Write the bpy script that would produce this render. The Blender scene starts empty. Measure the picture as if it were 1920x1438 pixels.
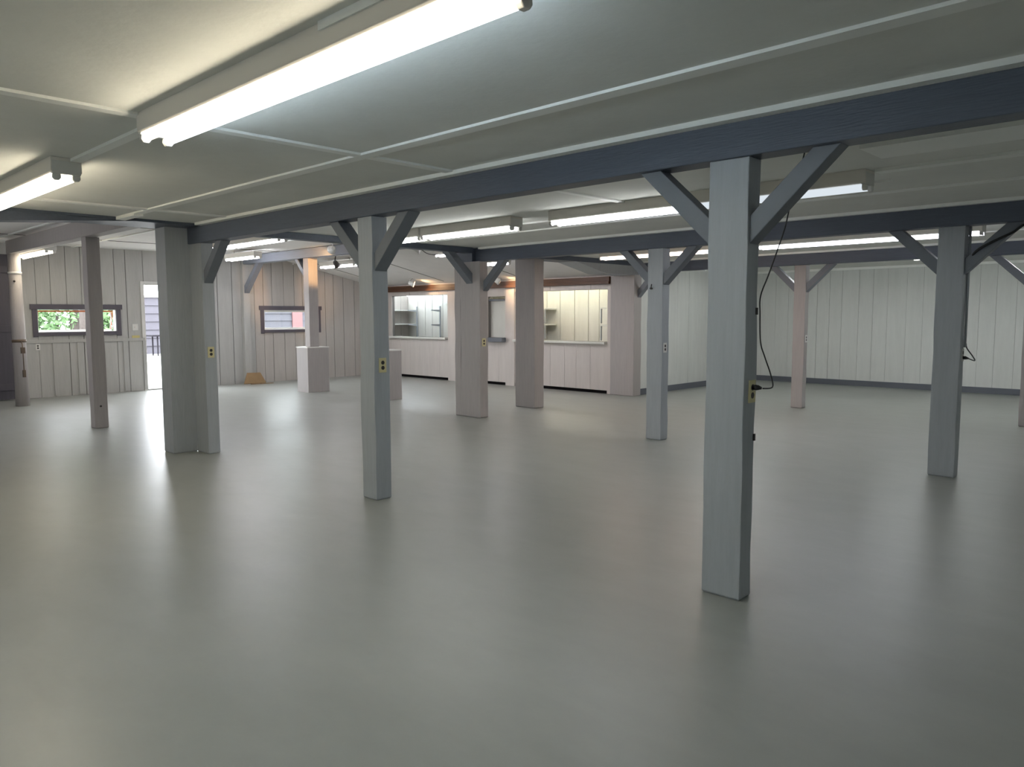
import bpy, bmesh, math, random
from mathutils import Vector, Matrix
random.seed(7)
S = bpy.context.scene
COL = S.collection

# ------------------------------------------------------------------ helpers
class MB:
    """collects shapes into one bmesh"""
    def __init__(s): s.bm = bmesh.new(); s.mi = 0
    def _f(s, vs):
        try:
            f = s.bm.faces.new(vs); f.material_index = s.mi; return f
        except ValueError: return None
    def hexa(s, p):
        v = [s.bm.verts.new(q) for q in p]
        for a in ((0,3,2,1),(4,5,6,7),(0,1,5,4),(1,2,6,5),(2,3,7,6),(3,0,4,7)): s._f([v[i] for i in a])
        return s
    def box(s, x0, x1, y0, y1, z0, z1):
        return s.hexa([(x0,y0,z0),(x1,y0,z0),(x1,y1,z0),(x0,y1,z0),(x0,y0,z1),(x1,y0,z1),(x1,y1,z1),(x0,y1,z1)])
    def prism(s, poly, d0, d1, axis='y'):
        """extrude a 2D polygon; axis y: (x,z), axis x: (y,z), axis z: (x,y)"""
        def P(a, b, d): return (a,d,b) if axis == 'y' else ((d,a,b) if axis == 'x' else (a,b,d))
        A = [s.bm.verts.new(P(a,b,d0)) for a,b in poly]; B = [s.bm.verts.new(P(a,b,d1)) for a,b in poly]
        n = len(poly); s._f(A); s._f(B[::-1])
        for i in range(n): s._f([A[i], B[i], B[(i+1)%n], A[(i+1)%n]])
        return s
    def tube(s, pts, r, n=8, cap=True):
        pts = [Vector(p) for p in pts]; rs = r if isinstance(r, (list,tuple)) else [r]*len(pts)
        rings = []; up = None
        for i,p in enumerate(pts):
            t = (pts[min(i+1,len(pts)-1)]-pts[max(i-1,0)])
            if t.length < 1e-9: t = Vector((0,0,1))
            t.normalize()
            if up is None:
                up = Vector((0,0,1)) if abs(t.z) < .9 else Vector((1,0,0))
            a = t.cross(up)
            if a.length < 1e-4: a = t.cross(Vector((0,1,0)))
            a.normalize(); b = a.cross(t); up = b
            rings.append([s.bm.verts.new(p+(a*math.cos(k*2*math.pi/n)+b*math.sin(k*2*math.pi/n))*rs[i]) for k in range(n)])
        for i in range(len(rings)-1):
            for k in range(n):
                f = s._f([rings[i][k], rings[i][(k+1)%n], rings[i+1][(k+1)%n], rings[i+1][k]])
                if f: f.smooth = True
        if cap: s._f(rings[0][::-1]); s._f(rings[-1])
        return s
    def build(s, name, mats, parent=None, bevel=0):
        bmesh.ops.recalc_face_normals(s.bm, faces=s.bm.faces[:])
        me = bpy.data.meshes.new(name); s.bm.to_mesh(me); s.bm.free()
        for m in (mats if isinstance(mats, (list,tuple)) else [mats]): me.materials.append(m)
        o = bpy.data.objects.new(name, me); COL.objects.link(o)
        if parent is not None:
            o.parent = parent
            o.matrix_parent_inverse = Matrix.Translation(-parent.location)
        if bevel:
            b = o.modifiers.new('bevel', 'BEVEL'); b.width = bevel; b.segments = 2; b.limit_method = 'ANGLE'
        return o

def tag(o, label, cat, group=None, kind=None):
    o['label'] = label; o['category'] = cat
    if group: o['group'] = group
    if kind: o['kind'] = kind
    return o
def root(name, loc, label, cat, group=None, kind=None):
    o = bpy.data.objects.new(name, None); COL.objects.link(o); o.location = loc; o.empty_display_size = .1
    return tag(o, label, cat, group, kind)
def struct(o, label=None, cat=None):
    o['kind'] = 'structure'
    if label: o['label'] = label
    if cat: o['category'] = cat
    return o

# ------------------------------------------------------------------ materials
def mat(name, col, rough=.6, spec=.5, noise=0, nscale=6, bump=0, bscale=40, metal=0, stretch=(1,1,1), rvar=0):
    m = bpy.data.materials.new(name); m.use_nodes = True
    nt = m.node_tree; N = nt.nodes; L = nt.links; b = N['Principled BSDF']
    b.inputs['Base Color'].default_value = (*col, 1); b.inputs['Roughness'].default_value = rough
    b.inputs['Specular IOR Level'].default_value = spec; b.inputs['Metallic'].default_value = metal
    if noise or bump or rvar:
        tc = N.new('ShaderNodeTexCoord'); mp = N.new('ShaderNodeMapping'); mp.inputs['Scale'].default_value = stretch
        L.new(tc.outputs['Object'], mp.inputs['Vector'])
    if noise:
        n = N.new('ShaderNodeTexNoise'); n.inputs['Scale'].default_value = nscale; n.inputs['Detail'].default_value = 6; n.inputs['Roughness'].default_value = .65
        L.new(mp.outputs[0], n.inputs['Vector'])
        r = N.new('ShaderNodeValToRGB'); r.color_ramp.elements[0].position = .3; r.color_ramp.elements[1].position = .72
        r.color_ramp.elements[0].color = (*[c*(1-noise) for c in col], 1); r.color_ramp.elements[1].color = (*[min(1, c*(1+noise)) for c in col], 1)
        L.new(n.outputs['Fac'], r.inputs[0]); L.new(r.outputs[0], b.inputs['Base Color'])
        if rvar:
            mr = N.new('ShaderNodeMapRange'); mr.inputs['To Min'].default_value = rough-rvar; mr.inputs['To Max'].default_value = rough+rvar
            L.new(n.outputs['Fac'], mr.inputs['Value']); L.new(mr.outputs[0], b.inputs['Roughness'])
    if bump:
        n2 = N.new('ShaderNodeTexNoise'); n2.inputs['Scale'].default_value = bscale; n2.inputs['Detail'].default_value = 4
        L.new(mp.outputs[0], n2.inputs['Vector'])
        bp = N.new('ShaderNodeBump'); bp.inputs['Strength'].default_value = bump; bp.inputs['Distance'].default_value = .01
        L.new(n2.outputs['Fac'], bp.inputs['Height']); L.new(bp.outputs[0], b.inputs['Normal'])
    return m
def emit(name, col, strength):
    m = bpy.data.materials.new(name); m.use_nodes = True; N = m.node_tree.nodes; N.clear()
    e = N.new('ShaderNodeEmission'); e.inputs[0].default_value = (*col,1); e.inputs[1].default_value = strength
    o = N.new('ShaderNodeOutputMaterial'); m.node_tree.links.new(e.outputs[0], o.inputs[0]); return m

GRAIN = (9, 9, .7)
M_ceil   = mat('ceiling_paint', (.78,.785,.75), .8, .3, noise=.05, nscale=1.5, bump=.15, bscale=30)
M_ceil2  = mat('annex_ceiling_paint', (.82,.80,.78), .8, .3, noise=.05, nscale=1.5)
M_batten = mat('batten_paint', (.93,.94,.91), .6, .4)
M_wall   = mat('wall_paint', (.70,.71,.69), .55, .4, noise=.05, nscale=3, stretch=(3,3,.4), bump=.2, bscale=12)
M_wallw  = mat('wall_warm_beige', (.50,.465,.435), .6, .4, noise=.06, nscale=3, stretch=(3,3,.4), bump=.2, bscale=12)  # slightly warmer beige for the boards past the split
M_wallL  = mat('wall_paint_annex', (.46,.455,.44), .6, .4, noise=.06, nscale=3, stretch=(3,3,.4), bump=.2, bscale=12)
M_gap    = mat('gap_shadow_paint', (.16,.15,.14), .9, .1)
M_black  = mat('black_recess', (.006,.005,.006), .9, .1)
M_post   = mat('post_grey_paint', (.395,.42,.45), .5, .4, noise=.06, nscale=4, stretch=GRAIN, bump=.25, bscale=14)
M_postw  = mat('post_pale_grey_pink_cast', (.39,.362,.355), .55, .4, noise=.06, nscale=4, stretch=GRAIN, bump=.25, bscale=14)  # pale grey with the nearby pink lamps' cast put into the colour
M_beam   = mat('beam_slate_paint', (.095,.112,.15), .45, .4, noise=.08, nscale=4, stretch=(.7,9,9), bump=.2, bscale=14)
M_beam2  = mat('annex_beam_bluegrey_paint', (.20,.215,.255), .5, .4, noise=.06, nscale=4, stretch=(.7,9,9), bump=.2, bscale=14)
M_brace  = mat('brace_slate_paint', (.165,.18,.21), .45, .4, noise=.06, nscale=6, bump=.15, bscale=20)
M_base   = mat('baseboard_grey_paint', (.115,.125,.15), .5, .4)
M_trimd  = mat('window_trim_dark_paint', (.10,.09,.11), .5, .4)
M_dark   = mat('dark_door_paint', (.075,.07,.085), .6, .3, noise=.1, nscale=3, stretch=(6,6,.5))
M_brown  = mat('stained_timber', (.09,.038,.018), .45, .4, noise=.35, nscale=5, stretch=(.6,8,8))
M_white  = mat('white_enamel', (.72,.71,.68), .4, .5)
M_housing= mat('lamp_housing_enamel', (.82,.78,.72), .4, .5)
M_ivory  = mat('ivory_plastic', (.66,.60,.34), .35, .5)
M_socket = mat('socket_dark', (.035,.03,.028), .4, .5)
M_cable  = mat('black_rubber', (.01,.01,.011), .45, .5)
M_metal  = mat('rusty_metal', (.16,.12,.09), .5, .5, metal=.6)
M_card   = mat('cardboard', (.30,.20,.11), .85, .2, noise=.1, nscale=8)
M_counter= mat('counter_paint', (.58,.53,.50), .55, .4, noise=.06, nscale=3, stretch=(3,3,.4), bump=.15, bscale=12)
M_shelf  = mat('shelf_paint', (.66,.66,.62), .5, .4)
M_booth  = mat('booth_wall_paint', (.64,.63,.58), .6, .4, noise=.05, nscale=3, stretch=(3,3,.4))
M_sash   = mat('orange_wood_sash', (.36,.10,.03), .45, .5, noise=.2, nscale=6)
M_note   = mat('yellow_paper', (.60,.53,.24), .8, .2)

# painted concrete floor
def floor_mat():
    m = bpy.data.materials.new('painted_concrete'); m.use_nodes = True; nt = m.node_tree; N = nt.nodes; L = nt.links; b = N['Principled BSDF']
    tc = N.new('ShaderNodeTexCoord')
    n1 = N.new('ShaderNodeTexNoise'); n1.inputs['Scale'].default_value = .9; n1.inputs['Detail'].default_value = 8; n1.inputs['Roughness'].default_value = .62
    n2 = N.new('ShaderNodeTexNoise'); n2.inputs['Scale'].default_value = 2.6; n2.inputs['Detail'].default_value = 5; n2.inputs['Roughness'].default_value = .55; n2.inputs['Distortion'].default_value = .4
    L.new(tc.outputs['Object'], n1.inputs['Vector']); mp2 = N.new('ShaderNodeMapping'); mp2.inputs['Scale'].default_value = (.8,1.7,1); mp2.inputs['Rotation'].default_value = (0,0,.5); L.new(tc.outputs['Object'], mp2.inputs['Vector']); L.new(mp2.outputs[0], n2.inputs['Vector'])
    r1 = N.new('ShaderNodeValToRGB'); e = r1.color_ramp.elements
    e[0].position = .3; e[0].color = (.295,.308,.29,1); e[1].position = .7; e[1].color = (.335,.345,.325,1)
    L.new(n1.outputs['Fac'], r1.inputs[0])
    r2 = N.new('ShaderNodeValToRGB'); e = r2.color_ramp.elements
    e[0].position = .2; e[0].color = (.80,.80,.79,1); e[1].position = .75; e[1].color = (1,1,1,1)
    L.new(n2.outputs['Fac'], r2.inputs[0])
    mx = N.new('ShaderNodeMix'); mx.data_type = 'RGBA'; mx.blend_type = 'MULTIPLY'; mx.inputs[0].default_value = .6
    L.new(r1.outputs[0], mx.inputs[6]); L.new(r2.outputs[0], mx.inputs[7]); L.new(mx.outputs[2], b.inputs['Base Color'])
    mr = N.new('ShaderNodeMapRange'); mr.inputs['From Min'].default_value = .1; mr.inputs['From Max'].default_value = .9
    mr.inputs['To Min'].default_value = .31; mr.inputs['To Max'].default_value = .41
    L.new(n1.outputs['Fac'], mr.inputs['Value']); L.new(mr.outputs[0], b.inputs['Roughness'])
    n3 = N.new('ShaderNodeTexNoise'); n3.inputs['Scale'].default_value = 9; n3.inputs['Detail'].default_value = 3; L.new(tc.outputs['Object'], n3.inputs['Vector'])
    bp = N.new('ShaderNodeBump'); bp.inputs['Strength'].default_value = .035; bp.inputs['Distance'].default_value = .02
    L.new(n3.outputs['Fac'], bp.inputs['Height']); L.new(bp.outputs[0], b.inputs['Normal'])
    b.inputs['Specular IOR Level'].default_value = .5
    return m
M_floor = floor_mat()

TS = 27.0   # tube strength
T_warm  = emit('tube_warm', (1.0,.89,.68), TS*1.05)
T_cool  = emit('tube_cool', (.74,.89,1.0), TS*1.15)
T_neut  = emit('tube_neutral', (.97,.98,.96), TS*.75)
T_pink  = emit('tube_pink', (1.0,.78,.66), TS)
T_lav   = emit('tube_lavender', (.88,.90,1.0), TS*.8)
T_annex = emit('tube_annex', (.93,.93,.98), TS*1.7)
T_rear = emit('tube_rear', (.92,.97,.97), TS*1.25)
T_fill   = emit('tube_fill', (.88,.97,1.0), TS*.8)  # fill brightness for the unseen added hall lamps
T_filld  = emit('tube_fill_dim', (.88,.97,1.0), TS*.5)  # dimmer fill for the unseen lamp added at the right
T_dim   = emit('tube_dim', (.85,.93,1.0), .85)
T_booth = emit('tube_booth_cool', (.80,.92,1.0), TS*2.6)
T_boothw= emit('tube_booth_warm', (1.0,.96,.76), TS*2.0)

# ------------------------------------------------------------------ dimensions (metres)
ZC, ZB = 2.49, 2.29          # ceiling, underside of girders
X3 = -8.07                   # line where the annex begins
XL = -16.1                   # annex wall with windows
YC = 11.68                   # counter front
YB = 16.55                   # rear wall
XR, YN = 4.5, -4.0           # sides behind the camera
def zan(y): return 2.84 if y < 8.95 else 2.84-.213*(y-8.95)   # annex ceiling height

# ------------------------------------------------------------------ plank walls
def plank_wall(name, axis, plane, out, u0, u1, top, holes=(), wmin=.2, wmax=.34, gap=.006, th=.1, mats=None, z0=0, rng=1, breaks=(), split=None):
    """planks on a backing; axis 'y' = wall runs along Y at x=plane; out = +1/-1 side the boards face; top = function of u"""
    R = random.Random(rng); mb = MB()
    def H(a, b, za, zb0, zb1, d0, d1):     # a slab from u=a..b, z=za..(zb0 at a, zb1 at b), depth d0..d1
        q = []
        for z in ('lo','hi'):
            for (u, d) in ((a,d0),(b,d0),(b,d1),(a,d1)):
                zz = za if z == 'lo' else (zb0 if u == a else zb1)
                q.append((d,u,zz) if axis == 'y' else (u,d,zz))
        mb.hexa(q)
    edges = sorted(set([u0,u1]+[h for hh in holes for h in hh[:2]]+list(breaks)))
    f = plane; bk = plane-out*.02; bb = plane-out*th
    for a, b in zip(edges, edges[1:]):
        hs = sorted([h for h in holes if h[0] <= a+1e-6 and h[1] >= b-1e-6], key=lambda h: h[2])
        iv = []; z = z0
        for h in hs:
            if h[2] > z+1e-4: iv.append((z, h[2]))
            z = h[3]
        iv.append((z, None))
        us = [a]
        while us[-1] < b-1e-6:
            w = R.uniform(wmin, wmax); nx = us[-1]+w
            if b-nx < wmin*.7: nx = b
            us.append(min(nx, b))
        for (za, zb) in iv:
            t0 = top(a) if zb is None else zb; t1 = top(b) if zb is None else zb
            mb.mi = 1; H(a, b, za, t0, t1, bk, bb)
            for p, q in zip(us, us[1:]):
                s0 = top(p) if zb is None else zb; s1 = top(q) if zb is None else zb
                mb.mi = 0
                if split is not None and p >= split-1e-6: mb.mi = 2
                g = gap*R.uniform(.5, 1.6)
                H(p+g/2, q-g/2, za+.001, s0, s1, f-out*R.uniform(0,.004), bk)
    return struct(mb.build(name, mats or [M_wall, M_gap]))

# ------------------------------------------------------------------ room shell
mb = MB(); mb.box(-16.6, XR+.1, YN-.1, YB+.2, -.12, 0); struct(mb.build('floor', M_floor))
mb = MB()
mb.box(-8.62, XR+.1, YN-.1, YB+.2, ZC, ZC+.1)
struct(mb.build('ceiling', M_ceil))
mb = MB(); mb.prism([(YN,2.84),(8.95,2.84),(YC+.1,zan(YC+.1)),(YC+.1,2.98),(YN,2.98)], XL-.1, -8.64, 'x')
mb.mi = 1
for x in (-9.6,-12.0,-14.4): mb.box(x-.008, x+.008, YN, 8.9, 2.832, 2.84)      # panel seams
for x in (-10.8,-13.2,-15.4): mb.prism([(8.97,2.835),(11.5,zan(11.5)+.002),(11.5,zan(11.5)-.006),(8.97,2.828)], x-.006, x+.006, 'x')
mb.mi = 2
for y in (1.2,2.4,3.30,4.7,7.0): mb.box(XL, -8.7, y-.025, y+.025, 2.822, 2.84)
struct(mb.build('ceiling_annex', [M_ceil2, M_gap, M_batten]))
mb = MB(); mb.prism([(YN,ZC),(10.6,ZC),(11.6,zan(11.6)+.004),(11.6,2.60),(8.95,2.84),(YN,2.84)], -8.64, -8.622, 'x'); struct(mb.build('wall_bulkhead', M_ceil2))

plank_wall('wall_rear', 'x', YB, -1, -8.2, XR, lambda u: ZC, wmin=.26, wmax=.36, gap=.004, rng=3)
plank_wall('wall_alcove', 'y', -8.12, 1, 11.9, YB, lambda u: ZC, wmin=.4, wmax=.6, gap=.003, rng=4)
W1 = (4.05,5.42,1.22,1.65); W2 = (8.58,9.97,1.20,1.65); D1 = (5.97,6.95,0,2.15)
plank_wall('wall_left', 'y', XL, 1, -2.0, 13.4, zan, holes=(W1,W2,D1), wmin=.2, wmax=.36, gap=.010, rng=8,
           mats=[M_wallL, M_gap, M_wallw], breaks=(3.7,8.36), split=8.3)
# plain walls behind the camera
mb = MB(); mb.box(XR, XR+.1, YN, YB, 0, ZC); struct(mb.build('wall_right', M_wall))
mb = MB(); mb.box(X3, XR, YN-.1, YN, 0, ZC); struct(mb.build('wall_front', M_wall))
mb = MB(); mb.box(XL, X3-.1, -2.1, -2.0, 0, 2.84); struct(mb.build('wall_annex_front', M_wallL))
mb = MB(); mb.box(X3-.1, X3, YN, -2.0, 0, ZC); struct(mb.build('wall_side', M_wall))

# baseboards
mb = MB(); mb.box(-8.12, XR, YB-.022, YB, 0, .115); struct(mb.build('baseboard_rear', M_base))
mb = MB(); mb.box(-8.12, -8.098, 11.9, YB-.022, 0, .115); struct(mb.build('baseboard_alcove', M_base))
# crown strip on the rear wall
mb = MB(); mb.box(-8.12, XR, YB-.03, YB, ZC-.05, ZC); struct(mb.build('trim_1', M_batten))

# ceiling battens
def batten(n, x0, x1, y0, y1, t=.014, z=ZC, m=None):
    mb = MB(); mb.box(x0, x1, y0, y1, z-t, z); return struct(mb.build('trim_%d' % n, m or M_batten))
batten(2, -8.0, XR, 2.80-.042, 2.80+.042)
batten(3, -3.95-.035, -3.95+.035, YN, 2.755); batten(4, -3.95-.035, -3.95+.035, 2.845, 3.5)
batten(5, -7.29-.04, -7.29+.04, -1, 2.755);  batten(6, -7.29-.04, -7.29+.04, 2.845, 3.5)
k = 7
for yb in (3.58, 7.70, 11.87):                      # strips along both sides of each girder
    batten(k, -8.0, XR, yb-.07, yb-.002, .028); k += 1
    batten(k, -8.0, XR, yb+.152, yb+.20, .022); k += 1
batten(22, -8.075, -7.6, 2.76, 2.845, .032)
batten(13, -8.0, XR, 6.55, 6.60); batten(14, -3.97, -3.91, 3.8, 7.6); batten(15, -1.85, XR, 5.50, 5.60, .022)
batten(16, -8.0, XR, 10.55, 10.6); batten(17, -8.0, XR, 14.0, 14.05)
batten(18, -1.62, 2.5, 4.55, 4.92, .05, m=M_batten)           # raised board beside the first girder
batten(19, -5.35, -4.0, 1.575, 1.635, .018)                  # wire channel between the two near lamps
batten(20, -2.3, -.4, 1.455, 1.50, .030)
batten(21, -6.8, -1.9, 6.00, 6.03, .018, m=M_ceil)

# ------------------------------------------------------------------ timber frame
def girder(x0, x1, y0, y1, z0, z1, label, m=None, bev=.006):
    mb = MB(); mb.box(x0, x1, y0, y1, z0, z1)
    o = mb.build('ceiling_beam', m or M_beam, bevel=bev); return tag(o, label, 'beam', kind='thing')
girder(-8.357, XR, 3.58, 3.73, ZB, ZC, 'long slate-grey ceiling beam nearest the viewer, resting on the widest front post')
girder(-8.13, XR, 7.70, 7.85, ZB, ZC, 'slate-grey ceiling beam in the middle of the hall, between two rows of tube lamps')
girder(X3+.02, XR, 11.87, 12.02, ZB, ZC, 'slate-grey ceiling beam closest to the white rear wall')

def shaft(mb, x0, x1, y0, y1, z0, z1, jit=.004, seg=10, rng=0):
    R = random.Random(rng); rings = []
    ax = [R.uniform(-jit,jit) for _ in range(4)]
    zs = [z0, z0+.012] + [z0+.012+(z1-z0-.012)*i/seg for i in range(1,seg)] + [z1]
    for i, z in enumerate(zs):
        ins = .006 if i == 0 else 0
        if i == len(zs)-1 or i < 2: d = [0]*8
        else: d = [R.uniform(-jit,jit) for _ in range(8)]
        c = [(x0+ins+d[0],y0+ins+d[1]),(x1-ins+d[2],y0+ins+d[3]),(x1-ins+d[4],y1-ins+d[5]),(x0+ins+d[6],y1-ins+d[7])]
        rings.append([mb.bm.verts.new((a,b,z)) for a,b in c])
    for r0, r1 in zip(rings, rings[1:]):
        for i in range(4): mb._f([r0[i], r0[(i+1)%4], r1[(i+1)%4], r1[i]])
    mb._f(rings[0][::-1]); mb._f(rings[-1])

def brace_x(parent, x, sgn, y0, y1, top=ZB, m=None, low=1.86):
    mb = MB(); h = top-low
    mb.prism([(x,low),(x+sgn*.44,top),(x+sgn*.31,top),(x,low+.14)], y0, y1, 'y')
    return mb.build('knee_brace', m or M_brace, parent, bevel=.004)
def brace_y(parent, y, sgn, x0, x1, top, low=1.97, reach=.47, m=None):
    mb = MB(); mb.prism([(y,low),(y+sgn*reach,top),(y+sgn*(reach-.14),top),(y,low+.15)], x0, x1, 'x')
    return mb.build('knee_brace', m or M_brace, parent, bevel=.004)

POST_N = [0]
def post(x0, x1, y0, y1, top, label, m=None, braces=(), group='braced posts of the hall', zb=0, jit=.004):
    POST_N[0] += 1
    r = root('timber_post', ((x0+x1)/2,(y0+y1)/2,0), label, 'post', group)
    mb = MB(); shaft(mb, x0, x1, y0, y1, zb, top, rng=POST_N[0], jit=jit); mb.build('shaft', m or M_post, r, bevel=.004 if jit else 0)
    for s in braces:
        brace_x(r, x0 if s < 0 else x1, s, y0+.02, y1-.01)
    return r
pF  = post(-2.03,-1.81, 3.60,3.73, ZB, 'large near grey post with two knee braces and a black cord plugged in', braces=(-1,1))
p2  = post(-5.18,-4.99, 3.60,3.75, ZB, 'grey braced post standing left of the nearest one, under the front beam', braces=(-1,1))
p3  = post(-8.355,-8.07,3.60,3.73, ZB, 'narrow grey post leaning against the big dark corner post, one brace', braces=(1,), jit=0)
p2a = post(-2.03,-1.81, 7.74,7.87, ZB, 'dark grey braced post at the right with a short dangling cord', braces=(-1,1))
p2b = post(-5.15,-4.94, 7.72,7.87, ZB, 'grey braced post just left of the large near post, small black bolt near its top', braces=(-1,1))
p3a = post(-2.06,-1.85, 11.95,12.07, ZB, 'grey braced post partly cut off at the right edge of the photo', m=M_postw, braces=(-1,1))
p3b = post(-5.19,-5.00, 11.95,12.08, ZB, 'pale pinkish braced post standing before the white rear wall', m=M_postw, braces=(-1,1))

p2c = root('timber_post', (-8.24,7.72,0), 'wide pale post with a side board, at the left end of the middle beam', 'post', 'wide posts along the annex edge')
mb = MB(); shaft(mb, -8.385,-7.97, 7.63,7.79, 0, ZB, rng=31); mb.build('shaft', M_postw, p2c, bevel=.004)
mb = MB(); shaft(mb, -8.52,-8.389, 7.635,7.78, 0, ZB, rng=32); mb.build('side_board', M_postw, p2c, bevel=.003)
mb = MB(); mb.box(-8.5,-8.135,7.64,7.84,ZB,ZC-.004); mb.build('cap_block', M_beam, p2c)
brace_x(p2c, -7.97, 1, 7.70, 7.80); brace_y(p2c, 7.63, -1, -8.25, -8.12, 2.41, 1.97, .47)
p3c = root('timber_post', (-8.3,11.76,0), 'wide pinkish-grey post at the right end of the shop counter', 'post', 'wide posts along the annex edge')
mb = MB(); shaft(mb, -8.58,-8.05, 11.63,11.87, 0, 2.24, rng=33); mb.build('shaft', M_postw, p3c, bevel=.004)
mb = MB(); mb.prism([(11.86,2.24),(10.85,2.24),(10.0,2.41),(11.86,2.41)], -8.50,-8.10,'x'); mb.build('corbel', M_post, p3c, bevel=.004)
mb = MB(); mb.prism([(-8.05,1.83),(-7.62,ZB),(-7.75,ZB),(-8.05,1.97)], 11.74,11.86,'y'); mb.build('knee_brace', M_brace, p3c, bevel=.004)
pE = post(-8.60,-8.17, 9.04,9.26, 2.41, 'pale square post without braces, in front of the lit shop counter', m=M_postw, group='wide posts along the annex edge')
pBig = post(-8.61,-8.358, 3.34,3.605, 2.462, 'thick dark grey corner post where the annex opens, beside a narrower post', m=M_post, group='wide posts along the annex edge', jit=0)

# edge beams along the annex line
mb = MB(); mb.box(-8.62, X3-.0, YN, 3.575, 2.462, ZC); mb.prism([(2.95,2.462),(1.79,2.372),(.9,2.30),(.6,2.30),(.6,2.462)], -8.30, X3, 'x')
tag(mb.build('ceiling_beam', M_beam, bevel=.004), 'dark beam with a tapered underside at the far left, where the ceiling meets the annex', 'beam', kind='thing')
girder(-8.25, -8.10, 3.74, 7.625, 2.412, ZC, 'thin dark edge beam running from the corner post to the wide side-boarded post')
girder(-8.50, -8.10, 7.86, 10.0, 2.41, ZC, 'short flat edge beam above the square post without braces')
mb = MB(); mb.box(-8.5,-8.1,10.0,11.86,2.411,ZC); tag(mb.build('ceiling_beam', M_beam), 'end piece of the annex edge beam over the tapered corbel of the counter post', 'beam', kind='thing')

# annex frame
girder(-15.0, -8.62, 3.37, 3.53, 2.56, 2.78, 'pale lilac-grey beam at the far left, from the corner post to the round pole', M_postw)
pL = post(-11.23,-11.05, 3.39,3.56, 2.56, 'slim leaning-looking post at the far left in front of the green window', m=M_postw, group='posts in the annex')
girder(-15.9, -8.62, 8.02, 8.22, 2.65, 2.83, 'bluish-grey beam in the annex, carried by the post with a boxed base', M_beam2)
def boxed(x0,x1,y0,y1, bx0,bx1,by0,by1, bh, label, brace):
    r = root('timber_post', ((x0+x1)/2,(y0+y1)/2,0), label, 'post', 'posts in the annex')
    mb = MB(); shaft(mb, x0,x1,y0,y1, bh, 2.65, rng=int(-x0*10)); mb.build('shaft', M_postw, r, bevel=.003)
    mb = MB(); mb.box(bx0,bx1,by0,by1,0,bh-.02); b = mb.build('plinth_box', M_postw, r, bevel=.004)
    mb = MB(); mb.box(bx0-.008,bx1+.008,by0-.008,by1+.008,bh-.02,bh); mb.build('top_board', M_white, b, bevel=.002)
    if brace:
        mb = MB(); mb.prism([(x0,2.22),(x0-.4,2.65),(x0-.28,2.65),(x0,2.36)], y0+.04, y1-.04, 'y'); mb.build('knee_brace', M_brace, r, bevel=.003)
    return r
pA = boxed(-13.48,-13.30,8.06,8.27, -13.58,-13.17,7.92,8.40, .90, 'post on a boxed base, lit orange near its top, before the second window', True)
pB = boxed(-11.22,-11.02,8.06,8.26, -11.33,-10.88,7.96,8.45, .90, 'post on a boxed base mostly hidden behind the second front post', False)
pW = root('timber_post', (-16.03,8.36,0), 'flat wall post with one brace under the end of the bluish annex beam', 'post', 'posts in the annex')
mb = MB(); shaft(mb, -16.098,-15.98,8.04,8.20,0,2.65,rng=77); mb.build('shaft', M_wallL, pW, bevel=.003)
mb = MB(); mb.prism([(-15.98,2.18),(-15.45,2.65),(-15.30,2.65),(-15.98,2.02)], 8.07,8.19,'y'); mb.build('knee_brace', M_beam2, pW, bevel=.003)

# round pole and dark door at far left
rp = root('round_pole', (-14.85,3.45,0), 'round whitish pole with a strap and a rusty latch beside the dark door', 'pole')
mb = MB(); mb.tube([(-14.87,3.45,0),(-14.86,3.45,1.2),(-14.88,3.45,2.56)], [.105,.10,.092], 20); mb.build('shaft', M_postw, rp)
mb = MB(); mb.tube([(-14.875,3.45,2.22),(-14.875,3.45,2.26)], .103, 20); mb.build('strap', M_white, rp)
mb = MB(); mb.tube([(-14.865,3.45,1.08),(-14.865,3.45,1.13)], .108, 20); l = mb.build('latch_band', M_metal, rp)
mb = MB(); mb.tube([(-14.76,3.45,1.1),(-14.68,3.45,1.06),(-14.66,3.45,.95),(-14.66,3.45,.60)], .008, 8); mb.box(-14.68,-14.64,3.42,3.48,.9,1.0); mb.box(-14.68,-14.64,3.43,3.47,.5,.62); mb.build('latch_hook', M_metal, l)
mb = MB(); mb.tube([(-14.78,3.415,2.10),(-14.765,3.41,2.10)], .018, 10); mb.build('bolt', M_socket, rp)
mb = MB(); mb.box(-15.96,-15.90,1.6,3.60,.03,2.62)
for z in (.25,1.3,2.35): mb.box(-15.90,-15.88,1.62,3.58,z-.06,z+.06)
dd = struct(mb.build('door_2', M_dark, bevel=.004), 'large dark grey boarded door at the far left edge', 'door')

# ------------------------------------------------------------------ windows and doorway
def window(name, Y0, Y1, Z0, Z1, label, sash_out):
    r = root(name, (XL,(Y0+Y1)/2,Z0), label, 'window'); r['kind'] = 'structure'
    x = XL
    mb = MB(); t = .085
    mb.box(x, x+.025, Y0-t-.03, Y1+t+.03, Z1, Z1+t+.01); mb.box(x, x+.022, Y0-t, Y0, Z0-t, Z1); mb.box(x, x+.022, Y1, Y1+t, Z0-t, Z1); mb.box(x, x+.03, Y0, Y1, Z0-t+.02, Z0)
    mb.build('window_trim', M_trimd, r, bevel=.003)
    mb = MB(); d = .13
    mb.box(x-d, x, Y0, Y0+.012, Z0, Z1); mb.box(x-d, x, Y1-.012, Y1, Z0, Z1); mb.box(x-d, x, Y0+.012, Y1-.012, Z0, Z0+.012); mb.box(x-d, x, Y0+.012, Y1-.012, Z1-.012, Z1)
    mb.build('window_reveal', M_white, r)
    return r
w1 = window('window_1', *W1, 'low wide window with dark trim showing green trees, far left', True)
a = math.radians(16)
mb = MB()
def sash_pt(u, v):     # u along Y, v down the sash hinged at the top and swung outward
    return (XL-.10-math.sin(a)*v, u, W1[3]-.02-math.cos(a)*v)
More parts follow.
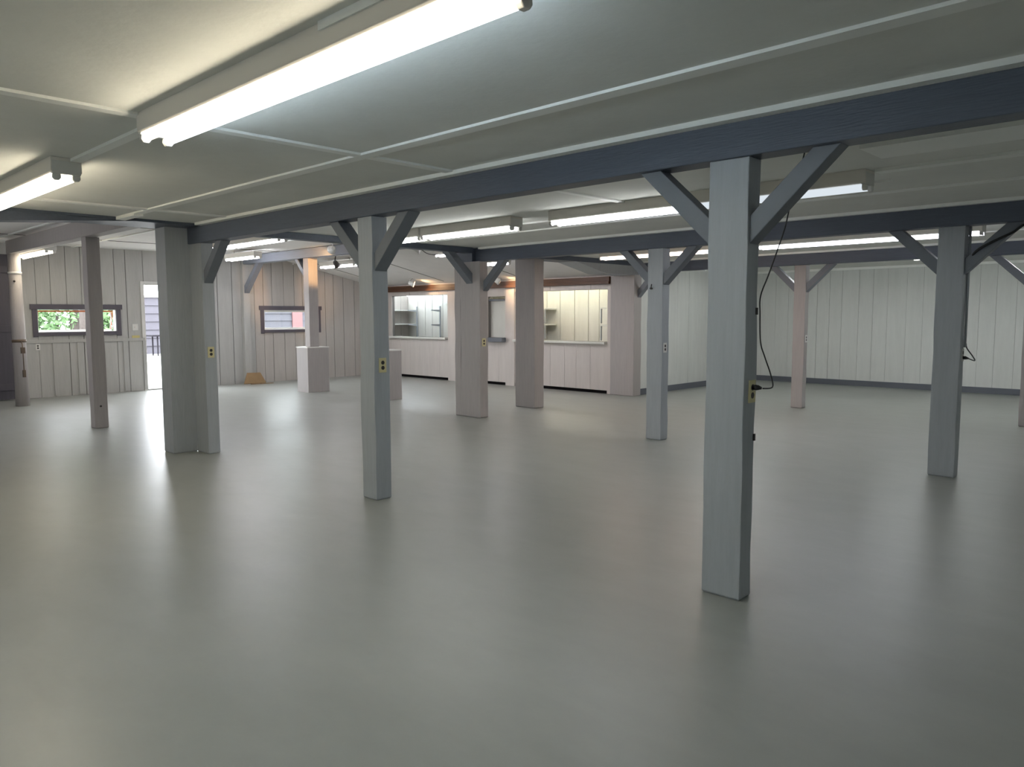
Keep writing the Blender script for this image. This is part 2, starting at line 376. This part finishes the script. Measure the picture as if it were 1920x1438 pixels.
def bar(u0,u1,v0,v1):
    q = []
    for dx in (0, -.035):
        for (u,v) in ((u0,v0),(u1,v0),(u1,v1),(u0,v1)):
            p = sash_pt(u,v); q.append((p[0]+dx,p[1],p[2]))
    mb.hexa(q)
bar(W1[0]+.02,W1[1]-.02,0,.03); bar(W1[0]+.02,W1[0]+.05,.035,.385); bar(W1[1]-.05,W1[1]-.02,.035,.385)
sash = mb.build('sash', M_sash, w1)
mb = MB(); bar(W1[0]+.02,W1[1]-.02,.385,.42); mb.build('sash_rail', M_white, w1)
mb = MB(); mb.tube([(XL-.02,W1[1]-.10,W1[2]+.02),(XL-.06,W1[1]-.06,W1[2]+.12),(XL-.14,W1[1]-.05,W1[2]+.10)], .007, 6); mb.tube([(XL-.02,W1[1]-.05,W1[2]+.03),(XL-.05,W1[1]-.09,W1[3]-.05)], .010, 6)
mb.build('stay_arm', M_white, w1)
w2 = window('window_2', *W2, 'low wide window with dark trim behind the boxed post', False)
G = bpy.data.materials.new('window_glass'); G.use_nodes = True
gn = G.node_tree; gn.nodes.clear(); go = gn.nodes.new('ShaderNodeOutputMaterial'); gt = gn.nodes.new('ShaderNodeBsdfTransparent'); gg = gn.nodes.new('ShaderNodeBsdfGlossy'); gm = gn.nodes.new('ShaderNodeMixShader')
gg.inputs['Roughness'].default_value = .02; gm.inputs[0].default_value = .06; gt.inputs[0].default_value = (.94,.97,.96,1)
gn.links.new(gt.outputs[0], gm.inputs[1]); gn.links.new(gg.outputs[0], gm.inputs[2]); gn.links.new(gm.outputs[0], go.inputs[0])
mb = MB(); mb.box(XL-.075,XL-.07,W2[0]+.04,W2[1]-.04,W2[2]+.04,W2[3]-.04); mb.build('glass_pane', G, w2)
mb = MB(); x=XL-.09
mb.box(x,x+.035,W2[0]+.013,W2[0]+.045,W2[2]+.013,W2[3]-.013); mb.box(x,x+.035,W2[1]-.045,W2[1]-.013,W2[2]+.013,W2[3]-.013)
mb.box(x,x+.035,W2[0]+.045,W2[1]-.045,W2[2]+.013,W2[2]+.045); mb.box(x,x+.035,W2[0]+.045,W2[1]-.045,W2[3]-.045,W2[3]-.013); mb.build('window_frame', M_white, w2)

dr = root('door_1', (XL,(D1[0]+D1[1])/2,0), 'open doorway to bright daylight, half hidden by the big corner post', 'doorway'); dr['kind'] = 'structure'
mb = MB(); mb.box(XL-.12,XL+.015,D1[0]-.07,D1[0],0,D1[3]+.07); mb.box(XL-.12,XL+.015,D1[1],D1[1]+.07,0,D1[3]+.07); mb.box(XL-.12,XL+.015,D1[0],D1[1],D1[3],D1[3]+.07)
mb.build('door_frame', M_white, dr, bevel=.003)
mb = MB(); mb.box(XL-.14,XL+.02,D1[0],D1[1],0,.03); mb.build('threshold', M_wallL, dr)
# panelled lower wall rail under the first window
mb = MB(); mb.box(XL,XL+.018,3.75,5.95,1.02,1.08)
for y in (3.78,4.30,4.72,5.14,5.55,5.93): mb.box(XL,XL+.016,y-.03,y+.03,.02,1.02)
struct(mb.build('trim_25', M_wallL, bevel=.003))

# ------------------------------------------------------------------ shop counter and booth
O1 = (-15.40,-13.27,1.0,2.0); O2 = (-11.95,-11.40,1.03,1.92); O3 = (-11.12,-8.66,1.0,2.0)
plank_wall('wall_counter', 'x', YC, -1, XL, -8.58, lambda u: 2.10, holes=(O1,O2,O3), wmin=.28, wmax=.42, gap=.004, th=.09, z0=.062, rng=12,
           mats=[M_counter, M_gap], breaks=(-12.95,-12.0))
mb = MB(); mb.box(XL, -8.60, YC+.03, YC+.09, 0, .062); struct(mb.build('toe_gap_counter', M_black))  # black strip painting the shade of the toe gap
mb = MB()
for (x0,x1) in ((-13.27,-12.97),(-11.40,-11.13),(-8.68,-8.585)): mb.box(x0,x1,YC-.015,YC+.05,0,2.06)
struct(mb.build('trim_23', M_counter, bevel=.004))
mb = MB(); mb.box(XL+.01, -8.62, YC-.05, YC-.004, 2.10, 2.235); mb.box(XL+.01, -8.60, YC-.09, YC-.05, 2.095, 2.15)
tag(mb.build('counter_header', M_brown, bevel=.004), 'dark brown stained timber running above the whole shop counter', 'beam', kind='thing')
def ledge(x0, x1, z, label, m=M_shelf, d=.16, h=.045):
    mb = MB(); mb.box(x0, x1, YC-d, YC+.06, z-h, z)
    return tag(mb.build('counter_ledge', m, bevel=.006), label, 'ledge', 'ledges of the shop counter')
ledge(-15.45,-13.28,1.0,'white ledge under the bluish-lit left opening of the counter', d=.10)
ledge(-11.98,-11.38,1.03,'short dark grey ledge under the narrow middle hatch', m=M_base, d=.14, h=.09)
ledge(-11.11,-8.69,1.0,'long cream ledge under the wide right opening of the counter', d=.10)
# hatch board in the middle opening
mb = MB(); mb.box(-11.99,-11.36,YC+.105,YC+.13,1.0,1.84); mb.box(-11.52,-11.505,YC+.10,YC+.105,1.0,1.84)
tag(mb.build('hatch_board', M_booth, bevel=.003), 'cream board closing the narrow middle hatch of the counter', 'board')
mb = MB(); mb.box(-11.948,-11.402,YC+.035,YC+.085,1.825,1.865)
tag(mb.build('hatch_rail', M_base), 'thin grey rail across the top of the narrow middle hatch', 'rail')
# half gate between pilasters
gt_ = root('counter_gate', (-12.46,YC,0), 'white boarded half gate with a latch beside the left counter opening', 'gate')
mb = MB(); mb.box(-12.93,-12.0,YC-.03,YC-.004,.07,.97); mb.build('gate_panel', M_counter, gt_, bevel=.004)
mb = MB(); mb.box(-12.965,-12.935,YC-.022,YC-.002,.03,1.0); mb.build('gate_gap_strip', M_gap, gt_)
mb = MB(); mb.box(-12.88,-12.72,YC-.06,YC-.03,1.0,1.04); mb.box(-12.80,-12.74,YC-.07,YC-.03,1.0,1.1); mb.build('latch', M_metal, gt_)
# booth room
YBB = 12.75
plank_wall('wall_booth_rear', 'x', YBB, -1, XL, -8.45, lambda u: 2.30, wmin=.28, wmax=.42, gap=.012, rng=22, mats=[M_booth, M_gap], th=.08)
mb = MB(); mb.box(-8.60,-8.50,YC+.20,YBB,0,2.30); struct(mb.build('wall_booth_side', M_booth))
mb = MB(); mb.box(-12.95,-12.88,YC+.10,YBB,0,2.30); struct(mb.build('wall_booth_divider', M_booth))
mb = MB(); mb.box(XL,-8.5,YC+.10,YBB+.08,2.30,2.36); struct(mb.build('ceiling_booth', M_ceil2))
mb = MB(); mb.box(XL,-8.55,YC+.0,YC+.10,2.10,2.34); struct(mb.build('trim_24', M_counter))

def shelf(x0,x1,y0,y1,z,label,group,up=None):
    r = root('wall_shelf', ((x0+x1)/2,(y0+y1)/2,z-.03), label, 'shelf', group)
    mb = MB(); mb.box(x0,x1,y0,y1,z-.03,z); mb.build('shelf_board', M_shelf, r, bevel=.003)
    if up is not None:
        mb = MB(); mb.box(up,up+.022,y0+.002,y0+.03,z-.32,z-.03); mb.build('upright', M_post, r)
    return r
g1 = 'shelves in the left counter opening'; g3 = 'shelves in the right counter opening'
shelf(-16.09,-15.78,YC+.3,YBB-.03,1.665,'upper white shelf at the left end of the bluish-lit opening', g1)
shelf(-16.09,-15.78,YC+.3,YBB-.03,1.305,'lower white shelf at the left end of the bluish-lit opening', g1)
shelf(-12.30,-10.84,12.33,YBB-.03,1.665,'upper shelf at the left end of the wide cream-lit opening', g3, -10.87)
shelf(-12.30,-10.84,12.33,YBB-.03,1.325,'lower shelf at the left end of the wide cream-lit opening', g3, -10.87)
shelf(-9.35,-8.61,12.33,YBB-.03,1.665,'upper shelf at the right end of the wide cream-lit opening', g3, -9.35)
shelf(-9.35,-8.61,12.33,YBB-.03,1.315,'lower shelf at the right end of the wide cream-lit opening', g3, -9.35)
for (x, lab) in ((-15.68,'grey shelf standard with two arms, left of its twin in the bluish-lit opening'),(-14.75,'grey shelf standard with two arms, near the right side of the bluish-lit opening')):
    r = root('shelf_bracket', (x,YBB-.01,1.05), lab, 'bracket', 'bare shelf standards in the left counter opening')
    mb = MB(); mb.box(x-.015,x+.015,YBB-.055,YBB-.024,.95,1.75); mb.build('standard', M_post, r)
    for z in (1.66,1.29):
        mb = MB(); mb.prism([(YBB-.05,z),(YBB-.33,z),(YBB-.33,z-.02),(YBB-.05,z-.05)], x-.012, x+.012, 'x'); mb.build('arm', M_post, r)

# ------------------------------------------------------------------ lamps
def lamp(x0, x1, yc, zc, label, t1, t2, group='fluorescent lamps on the hall ceiling', sp=.055, hang=0):
    r = root('fluorescent_ceiling_lamp', ((x0+x1)/2, yc, zc), label, 'lamp', group, 'thing')
    mb = MB()
    if hang: 
        for x in (x0+.25,x1-.25): mb.tube([(x,yc,zc),(x,yc,zc-hang)], .008, 6)
    z = zc-hang
    mb.prism([(yc-.088,z),(yc+.088,z),(yc+.088,z-.086),(yc+.080,z-.096),(yc-.080,z-.096),(yc-.088,z-.086)], x0, x1, 'x')
    mb.build('housing', M_housing, r, bevel=.003)
    zt = z-.115
    for s, t in ((-1,t1),(1,t2)):
        mb = MB(); mb.tube([(x0+.03,yc+s*sp,zt),(x1-.03,yc+s*sp,zt)], .018, 12); mb.build('tube', t, r)
    for x, d in ((x0,1),(x1,-1)):
        mb = MB(); a0, a1 = sorted((x, x+d*.028))
        b0, b1 = a0, a1
        mb.box(b0-.002,b1+.002,yc-.082,yc+.082,z-.102,z-.02)
        for s in (-1,1):
            mb.prism([(yc+s*sp-.022,z-.102),(yc+s*sp+.022,z-.102),(yc+s*sp+.024,z-.125),(yc+s*sp+.013,z-.140),(yc+s*sp-.013,z-.140),(yc+s*sp-.024,z-.125)], b0, b1, 'x')
        mb.build('lamp_holder', M_white, r, bevel=.004)
    return r
lamp(-3.940,-1.478,1.551,ZC,'huge bright twin-tube ceiling lamp at the top of the photo', T_warm, T_cool)
lamp(-7.831,-5.339,1.551,ZC,'bright twin-tube ceiling lamp at the left edge with a white end holder showing', T_warm, T_warm)
lamp(-7.900,-6.728,5.575,ZC,'tube lamp seen through the right brace of the second front post', T_neut, T_neut)
lamp(-6.688,-5.280,5.575,ZC,'tube lamp right of the second front post, just above the middle beam', T_neut, T_neut)
lamp(-4.787,-3.369,5.575,ZC,'tube lamp ending behind the left brace of the large near post', T_neut, T_lav)
lamp(-3.329,-1.891,5.536,ZC,'dimmer tube lamp seen right of the brace of the large near post', T_dim, T_dim)
lamp(-7.191,-4.748,9.515,ZC,'pinkish tube lamp behind the middle beam, left of the large near post', T_pink, T_pink)
lamp(-4.610,-2.049,9.515,ZC,'long bluish-white tube lamp behind the middle beam, at the right', T_lav, T_lav)
g = 'fluorescent lamps of the annex'
lamp(-15.4,-13.6,3.66,2.82,'yellowish tube lamp hanging by the round pole at the far left', T_warm, T_warm, g, hang=.17)
lamp(-10.0,-8.85,9.12,2.80,'lamp glimpsed in the right brace of the wide post with a side board', T_annex, T_annex, g, hang=.31)
lamp(-10.9,-9.6,9.35,zan(9.35)-.02,'lamp glimpsed in the left brace of the wide post with a side board', T_annex, T_annex, g)
lamp(-12.9,-10.6,6.0,2.84,'tube lamp seen under the front beam, right of the narrow braced post', T_annex, T_annex, g, hang=.06)
lamp(-15.2,-13.95,7.35,2.84,'tube lamp above the left end of the bluish annex beam', T_annex, T_annex, g, hang=.06)
lamp(-14.75,-13.45,9.3,zan(9.3)-.015,'tube lamp showing beneath the bluish annex beam right of the boxed post', T_annex, T_annex, g, hang=.06)
# unseen lamps: near and right ones added for fill, rear ones behind beams
g = 'fluorescent lamps beyond the edges of the photo'
for (x0,x1,y,t) in ((-5.6,-3.1,-1.9,T_fill),(-1.5,1.0,-1.9,T_fill),(.2,2.7,5.66,T_filld),(-7.4,-4.9,12.95,T_rear),(-4.2,-1.7,12.95,T_rear),(-.9,1.6,12.95,T_rear)):
    lamp(x0,x1,y,ZC,'unseen twin-tube ceiling lamp lighting the hall', t, t, g)
lamp(-13.2,-10.7,1.0,2.84,'unseen twin-tube annex lamp added to light the ceiling', T_annex, T_annex, g, hang=.45)  # added lamp, hung low so the annex ceiling brightens
# booth lamps
def blamp(x0,x1,t,label):
    r = root('fluorescent_ceiling_lamp', ((x0+x1)/2,12.18,2.30), label, 'lamp', 'lamps inside the shop booth', 'thing')
    mb = MB(); mb.box(x0,x1,12.14,12.22,2.24,2.30); mb.build('housing', M_housing, r)
    mb = MB(); mb.tube([(x0+.02,12.18,2.20),(x1-.02,12.18,2.20)], .018, 10); mb.build('tube', t, r)
    for x in (x0,x1-.025):
        mb = MB(); mb.box(x,x+.025,12.16,12.20,2.17,2.24); mb.build('lamp_holder', M_white, r)
blamp(-16.0,-14.2,T_booth,'hidden tube lamp washing the left counter opening in bluish light')
blamp(-11.8,-9.2,T_boothw,'hidden tube lamp washing the wide right counter opening in cream light')
mb = MB(); mb.tube([(-4.15,14.6,ZC),(-4.15,14.6,ZC-.03)], .06, 16)
ds = root('ceiling_light', (-4.15,14.6,ZC), 'tiny round bright light on the ceiling near the rear wall', 'lamp')
mb.build('rim', M_white, ds)
mb = MB(); mb.tube([(-4.15,14.6,ZC-.03),(-4.15,14.6,ZC-.04)], .045, 16); mb.build('lens', emit('small_lens', (1,1,.9), 4), ds)

# spotlights
def spot(loc, tgt, ztop, label, m, power, col, size=60, rad=.05):
    loc = Vector(loc); d = (Vector(tgt)-loc).normalized()
    r = root('spotlight', (loc.x,loc.y,ztop), label, 'spotlight', 'spotlights in the annex')
    mb = MB(); mb.tube([(loc.x,loc.y,ztop),(loc.x,loc.y,ztop-.02)], .05, 14); mb.tube([(loc.x,loc.y,ztop-.02),tuple(loc-d*.05)], .012, 8); mb.build('mount', m, r)
    mb = MB(); mb.tube([loc-d*.07, loc-d*.05, loc+d*.02, loc+d*.07], [.03,.046,.058,.078], 18); h = mb.build('lamp_head', m, r)
    if power:
        mb = MB(); mb.tube([loc+d*.071, loc+d*.075], .066, 18); mb.build('bulb_face', emit('bulb_face', col, 6), h)
        L = bpy.data.lights.new('spotlight_beam', 'SPOT'); L.energy = power*3.5; L.color = col; L.spot_size = math.radians(size); L.spot_blend = .6; L.shadow_soft_size = rad
        o = bpy.data.objects.new('spotlight_beam', L); COL.objects.link(o); o.location = loc+d*.10
        o.rotation_euler = d.to_track_quat('-Z','Y').to_euler(); o.parent = r; o.matrix_parent_inverse = Matrix.Translation(-r.location)
    return r
spot((-11.75,7.62,2.70), (-13.3,8.17,2.52), 2.84, 'white spotlight just left of the second front post, aimed at the boxed post', M_white, 60, (1,.58,.24), 34)
spot((-13.95,11.15,2.26), (-13.5,11.62,2.05), zan(11.15), 'cream spotlight hanging above the left counter opening', M_white, 5, (1,.66,.36), 120)
spot((-11.2,11.2,2.24), (-11.0,11.62,2.05), zan(11.2), 'small spotlight hanging behind the brace of the wide post with a side board', M_white, 5, (1,.66,.36), 120)
spot((-13.75,9.0,2.60), (-13.75,9.3,2.2), 2.83, 'dark round spotlight below the annex tube lamp beside the boxed post', M_socket, 0, (1,1,1))
spot((-9.73,7.93,2.60), (-9.9,7.7,2.2), 2.84, 'white floodlight with a looping wire behind the second front post brace', M_white, 0, (1,1,1))
def wire(pts, r, name, label, cat, m=M_cable, n=8, sub=6):
    P = [Vector(p) for p in pts]; out = []
    for i in range(len(P)-1):
        p0 = P[max(i-1,0)]; p1 = P[i]; p2_ = P[i+1]; p3_ = P[min(i+2,len(P)-1)]
        for k in range(sub):
            t = k/sub
            out.append(.5*((2*p1)+(-p0+p2_)*t+(2*p0-5*p1+4*p2_-p3_)*t*t+(-p0+3*p1-3*p2_+p3_)*t**3))
    out.append(P[-1])
    mb = MB(); mb.tube(out, r, n); o = mb.build(name, m)
    return tag(o, label, cat) if label else o
wire([(-9.75,7.95,2.64),(-9.5,7.95,2.5),(-9.1,7.95,2.48),(-8.75,7.95,2.6)], .006, 'ceiling_wire', 'thin dark wire looping from the white floodlight to the wide post', 'wire')

# ------------------------------------------------------------------ outlets, cords
def outlet(x, y, z, label, m=M_ivory, w=.072, h=.118):
    r = root('wall_outlet', (x,y,z), label, 'outlet', 'electric outlets')
    mb = MB(); mb.box(x+.0005,x+.007,y-w/2,y+w/2,z-h/2,z+h/2); mb.build('cover_plate', m, r, bevel=.002)
    for dz in (.021,-.021):
        mb = MB(); mb.tube([(x+.0068,y,z+dz),(x+.0085,y,z+dz)], .0165, 16); mb.build('socket', M_socket, r)
    return r
outlet(-1.81,3.683,1.105,'ivory outlet on the large near post with a black plug in it')
outlet(-4.99,3.68,1.105,'ivory outlet with two dark sockets on the second front post')
outlet(-8.07,3.665,1.115,'yellowish outlet on the narrow post beside the big corner post')
outlet(-7.97,7.705,1.115,'small yellow outlet on the wide post with a side board')
outlet(-4.94,7.785,1.115,'cream outlet on the slim post left of the large near post', M_white)
outlet(-1.81,7.83,1.13,'cream outlet with a black plug on the dark post at the right', M_white)
outlet(-5.00,12.02,1.12,'faint cream outlet on the pale post before the rear wall', M_white)
outlet(XL+.004,4.03,.95,'white outlet on the boarded wall under the green window', M_white)
sw = root('light_switch', (XL,5.77,1.30), 'white light switch plate on the wall left of the bright doorway', 'switch')
mb = MB(); mb.box(XL+.001,XL+.009,5.715,5.825,1.23,1.36); mb.build('cover_plate', M_white, sw, bevel=.002)
mb = MB(); mb.box(XL+.009,XL+.018,5.76,5.78,1.28,1.31); mb.build('toggle', M_housing, sw)
mb = MB(); mb.box(XL+.001,XL+.004,5.70,5.85,1.05,1.13); tag(mb.build('paper_note', M_note), 'yellow paper note on the wall below the light switch', 'note')

cord = root('extension_cord', (-1.80,3.69,1.13), 'black cord plugged into the large near post and rising to the front beam', 'cord')
w = wire([(-1.755,3.70,1.122),(-1.745,3.79,1.125),(-1.765,3.805,1.19),(-1.78,3.765,1.28),(-1.795,3.742,1.36),(-1.80,3.738,1.50),(-1.80,3.74,1.60),(-1.76,3.75,1.72),(-1.69,3.755,1.93),(-1.66,3.757,2.07),(-1.60,3.76,2.30),(-1.59,3.76,2.45)], 0.0035, 'wire', None, None)
w.parent = cord; w.matrix_parent_inverse = Matrix.Translation(-cord.location)
mb = MB(); mb.tube([(-1.8015,3.685,1.126),(-1.785,3.685,1.126),(-1.775,3.69,1.126),(-1.762,3.70,1.123)], [.013,.015,.013,.006], 12); mb.build('plug', M_cable, cord)
mb = MB()
for (y,z) in ((3.715,1.52),(3.72,.86)): mb.box(-1.811,-1.802,y-.006,y+.006,z-.018,z+.018)
mb.build('cable_clip', M_socket, cord)
cord2 = root('extension_cord', (-1.80,7.85,1.1), 'short black cord dangling from the plug on the dark post at the right', 'cord')
w = wire([(-1.77,7.86,1.10),(-1.74,7.98,1.075),(-1.76,7.97,1.12),(-1.79,7.90,1.19),(-1.795,7.882,1.235)], .0055, 'wire', None, None)
w.parent = cord2; w.matrix_parent_inverse = Matrix.Translation(-cord2.location)
mb = MB(); mb.tube([(-1.8015,7.83,1.105),(-1.785,7.835,1.105),(-1.765,7.87,1.098)], [.014,.016,.007], 12); mb.build('plug', M_cable, cord2)
cd = root('electrical_conduit', (-1.79,7.86,1.2), 'thin grey conduit up the side of the dark post at the right', 'pipe')
mb = MB(); mb.tube([(-1.797,7.855,1.20),(-1.797,7.855,ZB)], .011, 10); mb.build('pipe', M_post, cd)
wire([(-1.79,7.80,1.97),(-1.72,7.752,2.06),(-1.60,7.735,2.13),(-1.45,7.73,2.20),(-1.33,7.72,2.275),(-1.0,7.69,2.35),(-.4,7.685,2.4)], .011, 'black_cable', 'black cable slung along the right brace of the dark post at the right', 'cable')
mb = MB(); mb.tube([(-5.09,7.72,1.82),(-5.09,7.69,1.82)], .012, 10); mb.tube([(-5.09,7.70,1.83),(-5.075,7.69,1.87)], .006, 6)
tag(mb.build('iron_bolt', M_socket), 'small black bolt near the top of the slim post left of the near post', 'bolt')
mb = MB(); mb.tube([(-11.05,3.47,.30),(-11.045,3.47,.30)], .014, 10); tag(mb.build('bolt_head', M_socket), 'dark bolt head low on the slim post at the far left', 'bolt')

# cardboard against the wall
mb = MB(); mb.prism([(7.93,.0),(8.46,.0),(8.36,.24),(8.05,.25)], 0, .02, 'x')
o = mb.build('cardboard_piece', M_card); o.location = (XL+.22,0,0.006); o.rotation_euler = (0,math.radians(-17),0)
tag(o, 'brown cardboard piece leaning at the foot of the left wall', 'cardboard')
mb = MB(); mb.box(-15.80,-15.74,8.05,8.40,.0,.012); mb.box(-15.73,-15.69,8.25,8.55,0,.01)
tag(mb.build('wood_scrap', M_card), 'thin wood scrap lying on the floor before the cardboard', 'scrap')

# ------------------------------------------------------------------ outdoors
M_tabledark = mat('table_dark_stain', (.010,.009,.012), .8, .1)
M_gravel = mat('gravel', (.34,.33,.31), .95, .1, noise=.15, nscale=30)
M_side = mat('clapboard_paint', (.042,.040,.050), .7, .3, noise=.06, nscale=4)
M_pink = mat('pink_door_paint', (.105,.047,.05), .6, .3)
M_leaf = mat('leaf_green', (.115,.20,.088), .6, .3, noise=.45, nscale=2.5)
M_bark = mat('bark', (.07,.06,.055), .9, .2, noise=.3, nscale=9)
mb = MB(); mb.box(-90,-16.6,-40,80,-.2,-.1); struct(mb.build('ground', M_gravel))
# clapboard building
bld = root('neighbour_building', (-34,19,-.1), 'long pale lilac clapboard building seen through the doorway and second window', 'building')
mb = MB()
for i in range(7):
    z = -.1+i*.35; mb.prism([(-34.0,z),(-33.95,z),(-34.0,z+.35)], 12.3, 30, 'y')
mb.box(-38,-34,12.3,30,-.1,2.35); mb.build('clapboard_wall', M_side, bld)
mb = MB(); mb.box(-33.97,-33.90,19.6,20.15,-.05,2.1); mb.build('door', M_pink, bld)
mb = MB(); mb.box(-38.1,-33.9,12.2,30.1,2.35,2.41); mb.build('roof_edge', M_white, bld)
tb = root('picnic_table', (-32.2,12.1,-.1), 'dark picnic table outside the doorway', 'table')
mb = MB(); mb.box(-32.6,-31.8,12.05,13.6,.70,.76); mb.build('tabletop', M_tabledark, tb)
for y in (12.28,13.4):
  for x in (-32.5,-31.98):
    mb = MB(); mb.box(x,x+.045,y,y+.045,-.1,.70); mb.build('leg', M_tabledark, tb)
def tree(x, y, trunk_r, h, crowns, label, n, seed, ls=.13):
    R = random.Random(seed)
    r = root('leafy_tree', (x,y,-.1), label, 'tree', 'greenery outside the first window')
    mb = MB(); mb.tube([(x,y,-.1),(x+.03,y+.02,h*.5),(x,y+.05,h)], [trunk_r*1.15,trunk_r,trunk_r*.7], 12); mb.build('trunk', M_bark, r)
    mb = MB()
    for _ in range(n):
        cx,cy,cz,cr,ch = R.choice(crowns)
        while True:
            p = Vector((R.uniform(-1,1),R.uniform(-1,1),R.uniform(-1,1)))
            if p.length < 1: break
        c = Vector((cx+p.x*cr,cy+p.y*cr,cz+p.z*ch)); t = Vector((R.gauss(0,1),R.gauss(0,1),R.gauss(0,.6))).normalized(); u = t.cross(Vector((R.gauss(0,1),R.gauss(0,1),R.gauss(0,1)))).normalized()
        l = ls*R.uniform(.6,1.3)
        mb._f([mb.bm.verts.new(q) for q in (c-t*l, c+u*l*.45, c+t*l, c-u*l*.45)])
    mb.build('foliage', M_leaf, r)
tree(-24,7.25,.17,4.5,[(-24,7.2,3.2,1.8,1.2),(-24.3,8.0,2.2,.8,.5),(-24,7.2,2.6,.8,.6)], 'dark trunked tree in the right half of the first window', 1300, 1)
tree(-25,6.75,.05,1.6,[(-25,6.45,1.3,.5,.75),(-25,6.0,1.3,.4,.75)], 'bright green bush filling the left third of the first window', 900, 2, .10)
tree(-38,11.0,.2,3.5,[(-38,9.2,1.9,1.4,.65),(-38,10.4,2.4,1.4,.6),(-38,10.4,1.7,1.0,.9)], 'distant pale green tree between bush and trunk in the first window', 1100, 3, .16)
tree(-22.3,7.55,.05,1.8,[(-22.3,7.40,1.35,.42,.7)], 'green shrub at the right end of the first window', 750, 4, .10)

# ------------------------------------------------------------------ daylight, camera
W = bpy.data.worlds.new('sky'); S.world = W; W.use_nodes = True
nt = W.node_tree; bg = nt.nodes['Background']
sky = nt.nodes.new('ShaderNodeTexSky'); sky.sky_type = 'HOSEK_WILKIE'; sky.turbidity = 8; sky.ground_albedo = .5
sky.sun_direction = Vector((.5,.6,.65)).normalized()
mixn = nt.nodes.new('ShaderNodeMix'); mixn.data_type = 'RGBA'; mixn.inputs[0].default_value = .8
nt.links.new(sky.outputs[0], mixn.inputs[6]); mixn.inputs[7].default_value = (.92,.96,1,1)
nt.links.new(mixn.outputs[2], bg.inputs['Color']); bg.inputs['Strength'].default_value = 21

cam = bpy.data.cameras.new('camera'); co = bpy.data.objects.new('camera', cam); COL.objects.link(co); S.camera = co
yaw, pitch, roll, f = .765113, .0893354, -.0032113, 1415.95
cy, sy, cp, sp_ = math.cos(yaw), math.sin(yaw), math.cos(pitch), math.sin(pitch)
Fv = Vector((-sy*cp, cy*cp, -sp_)); Rv = Vector((cy, sy, 0)); Uv = Rv.cross(Fv)
R2 = Rv*math.cos(roll)+Uv*math.sin(roll); U2 = -Rv*math.sin(roll)+Uv*math.cos(roll)
co.matrix_world = Matrix(((R2.x,U2.x,-Fv.x,0),(R2.y,U2.y,-Fv.y,0),(R2.z,U2.z,-Fv.z,1.5),(0,0,0,1)))
cam.sensor_fit = 'HORIZONTAL'; cam.sensor_width = 36; cam.lens = f*36/1920; cam.clip_start = .05; cam.clip_end = 300

S.view_settings.view_transform = 'Standard'; S.view_settings.look = 'None'; S.view_settings.gamma = 1; S.view_settings.exposure = 0
S.view_settings.use_curve_mapping = False
S.cycles.max_bounces = 10; S.cycles.diffuse_bounces = 6; S.cycles.glossy_bounces = 4; S.cycles.transparent_max_bounces = 8
S.cycles.sample_clamp_indirect = 6
